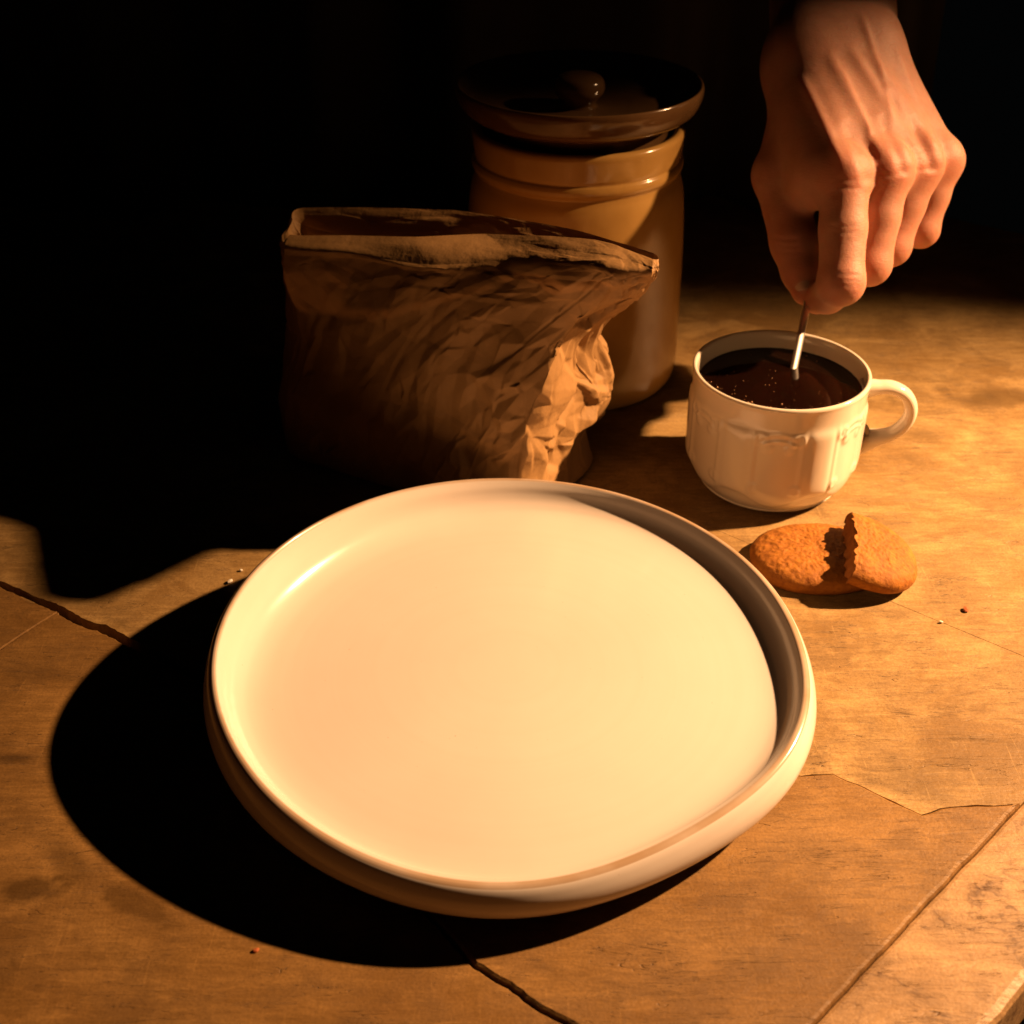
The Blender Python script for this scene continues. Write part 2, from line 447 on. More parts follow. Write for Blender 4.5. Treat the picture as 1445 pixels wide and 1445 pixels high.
# dark bed under the joints
bedp = [AL + np.array([-0.2, -0.4]), CB + cn * (WID - 0.004), BC + cn * (WID - 0.004), BLft]
bv = [(p[0], p[1], z) for z in (-0.013, -0.035) for p in bedp]
# the bed is only where slabs lie (rim kept inside their outline)
mesh_obj('slab_bed', bv, [(0, 1, 2, 3), (7, 6, 5, 4), (0, 4, 5, 1), (1, 5, 6, 2), (2, 6, 7, 3), (3, 7, 4, 0)], M['bed'], table, smooth=False)

# ------------------------------------------------------------------ black curtain at the back
nx, nz = 360, 40
xs = np.linspace(-0.95, 0.30, nx); zs = np.linspace(-0.25, 0.75, nz)
V = []
for z in zs:
    for x in xs:
        k = 1.0 + 0.25 * (0.75 - z)
        y = 0.93 + 0.018 * math.sin(x * 46 + 1.6 * math.sin(x * 9)) + 0.010 * math.sin(x * 83 + 2.0 + z * 2.2) + 0.012 * mnoise.noise(Vector((x * 7, z * 3, 1)))
        V.append((x + 0.010 * math.sin(z * 5 + x * 7), y - 0.03 * k, z))
cur = mesh_obj('curtain', V, grid_faces(nx, nz, False), M['cloth'])
sm = cur.modifiers.new('thickness', 'SOLIDIFY'); sm.thickness = 0.0015
tag(cur, 'black cloth curtain hanging in folds behind the jar and paper bag', 'curtain')

# ------------------------------------------------------------------ the plate
RIMZ = 0.0300
rim_px = [(300, 950), (310, 890), (340, 830), (382, 784), (440, 743), (520, 707), (600, 686), (690, 677), (760, 679), (850, 692), (950, 727), (1040, 782), (1100, 850), (1130, 920), (1138, 975), (1124, 1040), (1098, 1080), (1040, 1129), (960, 1180), (880, 1216), (780, 1246), (700, 1252), (620, 1244), (500, 1203), (400, 1141), (340, 1070), (310, 1010)]
R = np.array([atz(x, y, RIMZ)[:2] for x, y in rim_px])
pc = (R.max(0) + R.min(0)) / 2
ang = np.unwrap(np.arctan2(R[:, 1] - pc[1], R[:, 0] - pc[0])); rr = np.hypot(R[:, 0] - pc[0], R[:, 1] - pc[1])
o_ = np.argsort(ang % (2 * math.pi)); aa, rs = (ang % (2 * math.pi))[o_], rr[o_]
N = 320
th = np.arange(N) * 2 * math.pi / N
rim_r = np.interp(th, np.r_[aa - 2 * math.pi, aa, aa + 2 * math.pi], np.r_[rs, rs, rs])
Fq = np.fft.rfft(rim_r); kk = np.arange(len(Fq)); Fq *= np.exp(-(kk / 9.0) ** 4); rim_r = np.fft.irfft(Fq, N)
FLOOR = 0.0183
zr = 0.0289 - 0.0043 * np.cos(th) + 0.0054 * np.sin(th) + 0.0031 * np.cos(2 * th) - 0.0023 * np.sin(2 * th)
rim_xy = []
for i in range(N):   # the lip outline was read at RIMZ; slide it along the sight line to its own height
    p = np.array([pc[0] + rim_r[i] * math.cos(th[i]), pc[1] + rim_r[i] * math.sin(th[i]), RIMZ])
    q = CC + (p - CC) * (CAM_H - zr[i]) / (CAM_H - RIMZ); rim_xy.append(q[:2] - pc)
rim_xy = np.array(rim_xy); rdir = rim_xy / np.linalg.norm(rim_xy, axis=1)[:, None]; rim_n = np.linalg.norm(rim_xy, axis=1)
# outside: (offset from the lip, height as a share of the lip height); inside: share of the depth below the lip
outer = [(-0.030, 0.09), (-0.028, 0.015), (-0.022, 0.012), (-0.018, 0.05), (-0.011, 0.10), (-0.004, 0.19), (0.0012, 0.32), (0.0040, 0.47), (0.0048, 0.62), (0.0043, 0.76), (0.0031, 0.88), (0.0020, 0.95), (0.0010, 0.985), (0.0002, 0.999)]
inner = [(-0.0006, 1.0), (-0.0012, 0.97), (-0.0018, 0.90), (-0.0029, 0.75), (-0.0040, 0.54), (-0.0056, 0.36), (-0.0080, 0.22), (-0.0110, 0.12), (-0.0160, 0.05), (-0.024, 0.012)]
pa = spline(np.array(outer), 60); pb = spline(np.array([outer[-1]] + inner), 50)
V, lipv, rows = [], [], 0
for o_r, g in pa:
    for i in range(N):
        q = rdir[i] * (rim_n[i] + o_r); V.append((q[0], q[1], max(0.0002, zr[i] * g))); lipv.append(1.0 if g > 0.97 and o_r > -0.002 else 0.0)
    rows += 1
for k_, (o_r, g) in enumerate(pb[1:]):
    g = pb[k_ + 1][1]
    for i in range(N):
        q = rdir[i] * (rim_n[i] + o_r); V.append((q[0], q[1], FLOOR + (zr[i] - FLOOR) * g)); lipv.append(max(0.0, min(1.0, (0.0015 + o_r) / 0.0006)))
    rows += 1
lastr = rim_n + pb[-1][0]
for fr in (0.93, 0.86, 0.75, 0.6, 0.45, 0.3, 0.15):
    for i in range(N):
        q = rdir[i] * lastr[i] * fr; V.append((q[0], q[1], FLOOR + (zr[i] - FLOOR) * 0.012 * fr ** 6 - 0.0004 * (1 - fr ** 2))); lipv.append(0)
    rows += 1
F = grid_faces(N, rows)
V.append((0, 0, FLOOR - 0.0004)); lipv.append(0)
F += [(len(V) - 1, (rows - 1) * N + i, (rows - 1) * N + (i + 1) % N) for i in range(N)]
V.append((0, 0, 0.0022)); lipv.append(0)
F += [(len(V) - 1, (i + 1) % N, i) for i in range(N)]
plate = mesh_obj('plate', V, F, M['plate'], loc=(pc[0], pc[1], 0.0006))
at = plate.data.attributes.new('lip', 'FLOAT', 'POINT'); at.data.foreach_set('value', lipv); recalc(plate)
tag(plate, 'large empty cream stoneware plate with an uneven raised rim', 'plate')

# ------------------------------------------------------------------ the cup
CUP = np.array([0.1268, 0.5212, -0.0003])
cup = empty('cup', CUP)
tag(cup, 'white porcelain cup of coffee with moulded scrollwork and ring handle', 'cup')
phf = math.atan2(-CUP[1], -CUP[0])
def G(x, s): return np.exp(-(x / s) ** 2)
def cup_relief(th, z, r):
    if r < 0.0325 or z < 0.002: return np.zeros_like(th)
    ph = (th - phf + math.pi) % (2 * math.pi) - math.pi
    per = rad(56)
    q = ((ph - rad(33) + per / 2) % per) - per / 2          # angle from the nearest column
    s = q * 0.041                                            # metres along the wall
    vis = 1 / (1 + np.exp(-(z - 0.0135) / 0.0012)) * 1 / (1 + np.exp((z - 0.0475) / 0.0010))
    col = 0.0015 * vis * (1 / (1 + np.exp((np.abs(s) - 0.0070) / 0.0012)))
    rid = 0.0006 * vis * G(np.abs(s) - 0.0088, 0.0013)
    # curls on both ends of the ridges
    curl = 0
    for zc, sc, rc in ((0.0445, 0.0118, 0.0026), (0.0175, 0.0105, 0.0020), (0.0400, 0.0150, 0.0016)):
        d = np.hypot(np.abs(s) - sc, z - zc)
        curl = curl + 0.0005 * G(d - rc, 0.0011) + 0.0005 * G(d, 0.0011)
    # festoon between two columns
    u = (per / 2 * 0.041 - np.abs(s)) / (per / 2 * 0.041)    # 1 at mid panel after flip
    zf = 0.0445 - 0.0065 * np.clip(1 - u, 0, 1) ** 0 * np.cos(np.clip(1 - np.abs(u), 0, 1) * math.pi) * 0.45
    fest = 0.00045 * G(z - zf, 0.0014) * (np.abs(s) > 0.011)
    fest = fest + 0.0006 * G(z - zf + 0.0035, 0.0008) * (np.abs(s) > 0.013)
    # scalloped lower edge: below it the wall steps in
    zb = 0.0100 + 0.0035 * np.cos(q / per * 2 * math.pi) * 1.0
    step = -0.0010 * 1 / (1 + np.exp((z - zb) / 0.0007)) * (z < 0.03)
    return col + rid + curl + fest + step
cp = [(0.0295, 0.0018), (0.0308, 0.0003), (0.0322, 0.0005), (0.0342, 0.0020), (0.0372, 0.0056), (0.0391, 0.0096), (0.0401, 0.0140), (0.0404, 0.0185), (0.0405, 0.025), (0.0405, 0.034), (0.0406, 0.043), (0.0408, 0.051), (0.0412, 0.057), (0.0415, 0.0592)]
cp = spline(np.array(cp), 150).tolist()
cp += [(0.0413, 0.0602), (0.0405, 0.0607), (0.0396, 0.0604), (0.0391, 0.0594), (0.0387, 0.0560), (0.0382, 0.050), (0.0378, 0.040), (0.0372, 0.025), (0.0355, 0.013), (0.030, 0.006), (0.018, 0.0045), (0.004, 0.0044)]
lathe('cup_wall', cp, M['china'], cup, 360, cup_relief)
# ring handle to the right
hp = [(0.0385, 0.0515), (0.0450, 0.0528), (0.0520, 0.0530), (0.0585, 0.0498), (0.0622, 0.0440), (0.0625, 0.0375), (0.0595, 0.0315), (0.0545, 0.0275), (0.0475, 0.0250), (0.0385, 0.0218)]
hp = spline(np.array(hp), 60)
ha = rad(-6)
path = np.stack([hp[:, 0] * math.cos(ha), hp[:, 0] * math.sin(ha), hp[:, 1]], 1)
tt = np.linspace(0, 1, 60)
rads = [(0.0052 - 0.0010 * math.sin(math.pi * s), 0.0031 + 0.0022 * max(0, abs(s - 0.5) * 2 - 0.72) * 3.2 + 0.0026 * max(0, s - 0.75) * 4) for s in tt]
V, F = sweep(path, rads, 24, (-math.sin(ha), math.cos(ha), 0))
h = mesh_obj('handle', V, F, M['china'], cup); recalc(h)
# thumb curl inside the ring
hp2 = spline(np.array([(0.0430, 0.0235), (0.0440, 0.0280), (0.0428, 0.0312), (0.0405, 0.0322)]), 16)
path = np.stack([hp2[:, 0] * math.cos(ha), hp2[:, 0] * math.sin(ha), hp2[:, 1]], 1)
V, F = sweep(path, [(0.0036 * (1 - 0.55 * s), 0.0022 * (1 - 0.45 * s)) for s in np.linspace(0, 1, 16)], 16, (-math.sin(ha), math.cos(ha), 0))
hc = mesh_obj('handle_curl', V, F, M['china'], h); recalc(hc)

# coffee
ZC = 0.0516
cprof = [(0.0385, ZC + 0.0005), (0.0378, ZC + 0.00015), (0.0370, ZC), (0.030, ZC), (0.02, ZC), (0.01, ZC), (0.002, ZC)]
coffee = lathe('coffee', [(0.0350, 0.014), (0.0372, 0.030), (0.0380, 0.0495)] + cprof, M['coffee'], None, 96, None, True, loc=CUP)
tag(coffee, 'dark brown coffee filling the white cup nearly to the rim', 'coffee')
V, F = [], []
for k in range(150):
    a = rng.uniform(0, 2 * math.pi); r = 0.0365 * math.sqrt(rng.uniform(0, 1))
    if k < 110: a = phf + rng.normal(0, 0.7) - 0.35; r = 0.0372 * rng.uniform(0.30, 1) ** 0.5
    s = rng.uniform(0.00010, 0.00030) if k % 9 else rng.uniform(0.0004, 0.0006)
    c0 = len(V); x, y = r * math.cos(a), r * math.sin(a)
    for zz, sc in ((0, 1), (0.55, 0.8), (0.9, 0.4)):
        for i in range(8): V.append((x + s * sc * math.cos(i * math.pi / 4), y + s * sc * math.sin(i * math.pi / 4), ZC + s * zz - 0.00002))
    V.append((x, y, ZC + s))
    F += [tuple(c0 + q for q in f) for f in grid_faces(8, 3)] + [(c0 + 24, c0 + 16 + i, c0 + 16 + (i + 1) % 8) for i in range(8)]
bub = mesh_obj('bubbles', V, F, M['bubble'], coffee); bub['kind'] = 'stuff'

# ------------------------------------------------------------------ hand pose (joints in metres)
J = lambda x, y, d: atd(x, y, d)
pinch = J(1141, 424, 0.609)
entry = atz(1121, 517, ZC)
# spoon
sd = pinch - entry; sd /= np.linalg.norm(sd)
spoon = empty('spoon', entry)
tag(spoon, 'steel teaspoon held upright in the coffee by the hand', 'spoon')
loc = lambda p: np.asarray(p) - entry
sp = spline(np.array([loc(entry - sd * 0.006), loc(entry + sd * 0.01), loc(entry + sd * 0.035), loc(J(1164, 372, 0.619)), loc(J(1186, 318, 0.628))]), 40)
V, F = sweep(sp, [(0.0020 + 0.0016 * s ** 2, 0.0012) for s in np.linspace(0, 1, 40)], 14, (0.84, 0.55, 0.0))
o = mesh_obj('spoon_handle', V, F, M['steel'], spoon); recalc(o)
V = []; nu, nv = 24, 14
for j in range(nv):
    f = j / (nv - 1)
    for i in range(nu):
        a = 2 * math.pi * i / nu
        V.append((f * 0.0105 * math.cos(a), f * 0.016 * math.sin(a), -0.0045 * (1 - f * f)))
for j in range(nv):
    f = 1 - j / (nv - 1)
    for i in range(nu):
        a = 2 * math.pi * i / nu
        V.append((f * 0.0100 * math.cos(a), f * 0.0154 * math.sin(a), -0.0045 * (1 - f * f) + 0.0011))
o = mesh_obj('spoon_bowl', V, grid_faces(nu, 2 * nv), M['steel'], spoon)
o.rotation_euler = (Vector(sd).to_track_quat('Y', 'Z')).to_euler(); o.location = Vector(loc(entry - sd * 0.020)); recalc(o)

# ------------------------------------------------------------------ the hand
JH = lambda x, y, d: atd(x, y, d + 0.020)
wrist = JH(1176, 62, 0.612)
fore1 = JH(1172, -60, 0.690); fore2 = JH(1166, -190, 0.80)
idx = [JH(1192, 248, 0.566), JH(1187, 398, 0.565), JH(1168, 417, 0.582), JH(1153, 423, 0.590)]
mid = [JH(1252, 240, 0.574), JH(1227, 372, 0.582), JH(1206, 380, 0.603), JH(1194, 365, 0.617)]
rng_ = [JH(1297, 232, 0.587), JH(1257, 347, 0.597), JH(1234, 352, 0.616), JH(1222, 338, 0.630)]
pky = [JH(1329, 228, 0.602), JH(1300, 324, 0.611), JH(1277, 332, 0.625), JH(1264, 322, 0.636)]
thb = [JH(1136, 150, 0.612), JH(1099, 246, 0.604), JH(1121, 342, 0.597), JH(1136, 411, 0.594)]
prims = []   # (type, params, k, group)
def cone(a, b, ra, rb): return ('c', np.asarray(a), np.asarray(b), ra, rb)
def lerp(a, b, t): return np.asarray(a) * (1 - t) + np.asarray(b) * t
tocam = lambda p: (CC - np.asarray(p)) / np.linalg.norm(CC - np.asarray(p))
side = RT
def finger(f, r):
    out = [(cone(f[0], lerp(f[0], f[1], 0.5), r[0], r[1]), 0.004), (cone(lerp(f[0], f[1], 0.5), f[1], r[1], r[2]), 0.003),
           (cone(f[1], f[2], r[2], r[3]), 0.0022), (cone(f[2], f[3], r[3], r[4]), 0.0022)]
    return out
fing = {
    'i': finger(idx, (0.0118, 0.0109, 0.0105, 0.0087, 0.0072)),
    'm': finger(mid, (0.0114, 0.0103, 0.0101, 0.0082, 0.0068)),
    'r': finger(rng_, (0.0108, 0.0097, 0.0095, 0.0078, 0.0064)),
    'p': finger(pky, (0.0100, 0.0087, 0.0085, 0.0069, 0.0056)),
    't': [(cone(thb[0], thb[1], 0.0145, 0.0124), 0.006), (cone(thb[1], thb[2], 0.0124, 0.0116), 0.006), (cone(thb[2], lerp(thb[2], thb[3], .6), 0.0114, 0.0096), 0.004), (cone(lerp(thb[2], thb[3], .6), thb[3], 0.0092, 0.0068), 0.003)],
}
wi, wm, wr_, wp = wrist + RT * -0.014 + UP * -0.004, wrist + RT * -0.003, wrist + RT * 0.008, wrist + RT * 0.017 + FW * 0.003
ulna = lambda p, s, r: p + RT * s
palm = [
    (cone(fore2 - RT * 0.014, fore1 - RT * 0.012, 0.027, 0.0230), 0.01), (cone(fore2 + RT * 0.016, fore1 + RT * 0.014, 0.026, 0.0215), 0.014),
    (cone(fore1 - RT * 0.012, wi, 0.0230, 0.0180), 0.014), (cone(fore1 + RT * 0.014, wp, 0.0215, 0.0165), 0.014),
    (cone(wi, idx[0] + FW * 0.003, 0.0165, 0.0118), 0.014), (cone(wm, mid[0] + FW * 0.003, 0.0165, 0.0118), 0.012),
    (cone(wr_, rng_[0] + FW * 0.003, 0.0160, 0.0112), 0.012), (cone(wp, pky[0] + FW * 0.002, 0.0155, 0.0100), 0.012),
    # palm body behind the metacarpals, heel of the hand and first dorsal muscle
    (cone(wm + FW * 0.012, lerp(mid[0], rng_[0], .5) + FW * 0.014, 0.0150, 0.0120), 0.014),
    (cone(lerp(thb[0], idx[0], .3), lerp(thb[1], idx[0], .62) + FW * 0.003, 0.0140, 0.0100), 0.016),
    (cone(lerp(wi, thb[0], .4), thb[0], 0.0155, 0.0135), 0.014),
    (cone(lerp(wi, thb[0], .5), lerp(idx[0], thb[1], .35), 0.0155, 0.0110), 0.018),
    (cone(lerp(thb[0], thb[1], .6), lerp(idx[0], thb[1], .5) - UP * 0.004 + FW * 0.004, 0.0100, 0.0070), 0.010),
]
bumps = []
for f, r, lift in ((idx, 0.0100, 0.0026), (mid, 0.0100, 0.0032), (rng_, 0.0092, 0.0028), (pky, 0.0084, 0.0024)):
    c = f[0] + tocam(f[0]) * lift * 0.85 + UP * 0.0020
    bumps.append((('c', c, c + UP * 0.0015, r, r * 0.95), 0.006))
for f, r in ((idx, 0.0100), (mid, 0.0094), (rng_, 0.0088), (pky, 0.0079)):
    c = f[1] - UP * 0.0003
    bumps.append((('c', c, c + UP * .001, r, r), 0.004))
# extensor tendons and veins, lying on the back of the hand
def dorsal(a, b, ra, rb, t, up): 
    p = lerp(a, b, t); r = ra + (rb - ra) * t
    n = tocam(p); return p + n * (r + up)
tend = []
for (a, b, ra, rb) in ((wi, idx[0], 0.0165, 0.0125), (wm, mid[0], 0.0165, 0.0125), (wr_, rng_[0], 0.0160, 0.0118), (wp, pky[0], 0.0155, 0.0105)):
    ts = np.linspace(0.28, 1.0, 6)
    pts = [dorsal(a, b, ra, rb, t, -0.0012 + 0.0004 * t) for t in ts]
    for q in range(5): tend.append((('c', pts[q], pts[q + 1], 0.0023, 0.0023), 0.0032))
def vein(pxs, r=0.0010):
    pts = [J(x, y, d) for x, y, d in pxs]
    for q in range(len(pts) - 1): veins.append((pts[q], pts[q + 1], r))
veins = []
def on_back(x, y, n_=0.0):
    return (x, y)
for run in ([(0, .10), (1, .30), (1, .62)], [(2, .15), (2.4, .40), (2.0, .66)], [(1.0, .30), (1.6, .52), (1.5, .80)]):
    mc = [(wi, idx[0], .0165, .0125), (wm, mid[0], .0165, .0125), (wr_, rng_[0], .0160, .0118), (wp, pky[0], .0155, .0105)]
    pts = []
    for f_, t_ in [tuple(np.array(run[0]) * (1 - u_) * (1 - u_) + 2 * np.array(run[1]) * u_ * (1 - u_) + np.array(run[2]) * u_ * u_) for u_ in np.linspace(0, 1, 8)]:
        k_ = min(int(f_), 2); fr_ = f_ - k_
        pa_ = dorsal(*mc[k_], t_, 0.0); pb_ = dorsal(*mc[k_ + 1], t_, 0.0); p_ = lerp(pa_, pb_, fr_)
        pts.append(p_ + tocam(p_) * 0.0002)
    for q in range(7): tend.append((('c', pts[q], pts[q + 1], 0.0012, 0.0012), 0.0022))

def sd_cone(P, a, b, ra, rb):
    ab = b - a; L2 = max(float(ab @ ab), 1e-12)
    t = np.clip(((P - a) @ ab) / L2, 0, 1)
    d = np.sqrt((((P - a) - t[..., None] * ab) ** 2).sum(-1))
    return d - (ra + (rb - ra) * t)
def smin(a, b, k):
    h = np.clip(0.5 + 0.5 * (b - a) / k, 0, 1)
    return b + (a - b) * h - k * h * (1 - h)

H = 0.00115
allp = np.array([p for f in (idx, mid, rng_, pky, thb) for p in f] + [wrist, fore1, fore2])
lo, hi = allp.min(0) - 0.036, allp.max(0) + 0.036
dims = np.ceil((hi - lo) / H).astype(int)
gx, gy, gz = [lo[i] + H * np.arange(dims[i]) for i in range(3)]
BIG = 0.05
field = np.full(dims, BIG, np.float32)
def region(pr):
    _, a, b, ra, rb = pr; m_ = max(ra, rb) + 0.020
    l = np.minimum(a, b) - m_; h_ = np.maximum(a, b) + m_
    i0 = np.clip(np.floor((l - lo) / H).astype(int), 0, dims - 1); i1 = np.clip(np.ceil((h_ - lo) / H).astype(int) + 1, 1, dims)
    sl = tuple(slice(i0[i], i1[i]) for i in range(3))
    P = np.stack(np.meshgrid(gx[sl[0]], gy[sl[1]], gz[sl[2]], indexing='ij'), -1).astype(np.float32)
    return sl, P
def add(fld, pr, k):
    sl, P = region(pr)
    d = sd_cone(P, *[np.asarray(q, np.float32) if isinstance(q, np.ndarray) else q for q in pr[1:]])
    fld[sl] = smin(fld[sl], d, k)
for pr, k in palm: add(field, pr, k)
# every finger is grown apart from the others and then welded to the palm at its root
fields = []
for key in 'impr'.replace('m', 'm') + 't':
    pass
for key in ('i', 'm', 'r', 'p', 't'):
    ff = np.full(dims, BIG, np.float32)
    for pr, k in fing[key]: add(ff, pr, k)
    n_ = {'i': 0, 'm': 1, 'r': 2, 'p': 3}.get(key)
    if n_ is not None:
        add(ff, bumps[n_][0], bumps[n_][1]); add(ff, bumps[4 + n_][0], bumps[4 + n_][1])
    fields.append(ff)
fu = fields[0]
for ff in fields[1:]: fu = smin(fu, ff, 0.0014)
field = smin(field, fu, 0.0058)

def surface_nets(f, lo, H):
    nx, ny, nz = f.shape
    ins = f < 0
    cells = np.zeros((nx - 1, ny - 1, nz - 1), np.int8)
    cs = [(i, j, k) for i in (0, 1) for j in (0, 1) for k in (0, 1)]
    for i, j, k in cs: cells += ins[i:nx - 1 + i, j:ny - 1 + j, k:nz - 1 + k]
    act = (cells > 0) & (cells < 8)
    I = np.argwhere(act); vid = -np.ones(act.shape, np.int64); vid[act] = np.arange(len(I))
    acc = np.zeros((len(I), 3)); cnt = np.zeros(len(I))
    for a in cs:
        for ax in range(3):
            if a[ax]: continue
            b = list(a); b[ax] = 1
            fa = f[I[:, 0] + a[0], I[:, 1] + a[1], I[:, 2] + a[2]]; fb = f[I[:, 0] + b[0], I[:, 1] + b[1], I[:, 2] + b[2]]
            mk = (fa < 0) != (fb < 0)
            t_ = np.where(mk, fa / np.where(mk, fa - fb, 1), 0)
            p = np.tile(np.array(a, float), (len(I), 1)); p[:, ax] += t_
            acc += p * mk[:, None]; cnt += mk
    V = lo + (I + acc / cnt[:, None]) * H
    F = []
    for ax in range(3):
        o1, o2 = [(1, 2), (2, 0), (0, 1)][ax]
        sl0 = [slice(None)] * 3; sl1 = [slice(None)] * 3
        sl0[ax] = slice(0, -1); sl1[ax] = slice(1, None)
        A_, B_ = ins[tuple(sl0)], ins[tuple(sl1)]
        E_ = np.argwhere(A_ != B_)
        E_ = E_[(E_[:, o1] > 0) & (E_[:, o2] > 0) & (E_[:, o1] < f.shape[o1] - 1) & (E_[:, o2] < f.shape[o2] - 1)]
        fl = A_[E_[:, 0], E_[:, 1], E_[:, 2]]
        q = []
        for d1, d2 in ((-1, -1), (0, -1), (0, 0), (-1, 0)):
            c = E_.copy(); c[:, o1] += d1; c[:, o2] += d2; q.append(vid[c[:, 0], c[:, 1], c[:, 2]])
        q = np.stack(q, 1); q[~fl] = q[~fl][:, ::-1]
        F.append(q)
    return V, np.concatenate(F)
HV, HF = surface_nets(field, lo, H)
ok = (HF >= 0).all(1); HF = HF[ok]
# relax the voxel steps
def relax(V, F, it, lam=0.5):
    e = np.concatenate([F[:, [0, 1]], F[:, [1, 2]], F[:, [2, 3]], F[:, [3, 0]]])
    e = np.concatenate([e, e[:, ::-1]])
    for _ in range(it):
        acc = np.zeros_like(V); cnt = np.zeros(len(V)); np.add.at(acc, e[:, 0], V[e[:, 1]]); np.add.at(cnt, e[:, 0], 1)
        V = V + lam * (acc / np.maximum(cnt, 1)[:, None] - V)
    return V
HV = relax(HV, HF, 3)
base_h = np.array([wrist[0], wrist[1], wrist[2]])
person = mesh_obj('person', HV - base_h, HF, M['skin'], loc=base_h)
me_ = person.data
nrm_h = np.zeros(len(HV) * 3); me_.vertices.foreach_get('normal', nrm_h); nrm_h = nrm_h.reshape(-1, 3)
vw = HV - CC; dz_ = vw @ FW
hpx = np.stack([722.5 + FPX * (vw @ RT) / dz_, 722.5 - FPX * (vw @ UP) / dz_], 1)
face_ = np.clip(-(nrm_h * (vw / np.linalg.norm(vw, axis=1)[:, None])).sum(1), 0, 1) ** 0.5
face_ = np.where((nrm_h * vw).sum(1) < 0, face_, 0)
def relief(pts, amp, sig, taper=True):
    P_ = spline(np.array(pts, float), 24); dmin = np.full(len(HV), 1e9); tb = np.zeros(len(HV))
    for k_ in range(len(P_) - 1):
        a_, b_ = P_[k_], P_[k_ + 1]; ab = b_ - a_; t_ = np.clip(((hpx - a_) @ ab) / (ab @ ab), 0, 1)
        d_ = np.linalg.norm(hpx - a_ - t_[:, None] * ab, axis=1); m_ = d_ < dmin; dmin[m_] = d_[m_]; tb[m_] = (k_ + t_[m_]) / (len(P_) - 1)
    env_ = np.clip(np.minimum(tb, 1 - tb) * 5, 0, 1) if taper else 1.0
    return amp * np.exp(-(dmin / sig) ** 2) * env_
disp = np.zeros(len(HV))
for pts in ([(1128, 105), (1158, 165), (1190, 235)], [(1168, 70), (1205, 150), (1248, 225)], [(1195, 60), (1245, 140), (1294, 215)], [(1222, 70), (1280, 150), (1328, 212)]):
    disp += relief(pts, 0.0016, 8.5)
for pts in ([(1190, 170), (1222, 228), (1228, 262)], [(1242, 160), (1272, 222), (1276, 250)], [(1282, 165), (1312, 220), (1316, 245)]):
    disp += relief(pts, -0.0017, 10)
for pts in ([(1212, 10), (1232, 70), (1247, 120), (1262, 190)], [(1246, 118), (1268, 150), (1290, 196)], [(1186, 95), (1200, 130), (1222, 176), (1226, 205)], [(1262, 60), (1285, 120), (1312, 175)]):
    disp += relief(pts, 0.0009, 5.0)
for y_ in (388, 396, 403): disp += relief([(1172, y_ - 2), (1196, y_), (1218, y_ + 1)], -0.00035, 2.8)
for y_ in (318, 326): disp += relief([(1165, y_), (1190, y_ + 2), (1214, y_)], -0.0003, 3.0)
for (x_, y_) in ((1106, 335), (1110, 345), (1112, 353)): disp += relief([(x_ - 18, y_), (x_, y_ + 3), (x_ + 22, y_ + 2)], -0.0005, 3.0)
for (x_, y_) in ((1197, 255), (1200, 266), (1258, 248), (1302, 240)): disp += relief([(x_ - 18, y_ - 3), (x_, y_), (x_ + 16, y_ - 2)], -0.00032, 3.2)
HVd = HV + nrm_h * (disp * face_)[:, None]
me_.vertices.foreach_set('co', (HVd - base_h).ravel()); me_.update()
redv = np.zeros(len(HV))
for f in (idx, mid, rng_, pky):
    for p_, s_, w_ in ((f[0] + tocam(f[0]) * 0.012, 0.011, 0.8), (f[1], 0.012, 0.8), (f[3], 0.012, 0.9)): redv += w_ * np.exp(-((HV - p_) ** 2).sum(1) / s_ ** 2)
for p_ in (thb[2], thb[3]): redv += 0.9 * np.exp(-((HV - p_) ** 2).sum(1) / 0.014 ** 2)
at = person.data.attributes.new('redness', 'FLOAT', 'POINT'); at.data.foreach_set('value', np.clip(redv, 0, 1))
tag(person, 'bare hand and forearm reaching down, fingers pinching the teaspoon', 'person')
# thumb nail
tn = tocam(thb[3]); ax = (thb[3] - thb[2]); ax /= np.linalg.norm(ax); tn = tn - ax * (tn @ ax); tn /= np.linalg.norm(tn); sx = np.cross(ax, tn)
V = []; nu, nv = 13, 12
c0 = lerp(thb[2], thb[3], 0.80)
for j in range(nv):
    for i in range(nu):
        u_ = (i / (nu - 1) - 0.5) * 2; v_ = (j / (nv - 1) - 0.5) * 2
        w_ = 0.0052 * (1 - 0.25 * max(0, v_) ** 2) * (1 - 0.35 * max(0, -v_) ** 3)
        rr_ = 0.0080 - 0.0008 * v_
        V.append(c0 + ax * 0.0062 * v_ * (1 - 0.12 * u_ * u_) + sx * w_ * u_ + tn * (rr_ - 0.0022 * u_ * u_ + 0.0003) - base_h)
o = mesh_obj('nail', V, grid_faces(nu, nv, False), M['nail'], person); md = o.modifiers.new('t', 'SOLIDIFY'); md.thickness = 0.0006

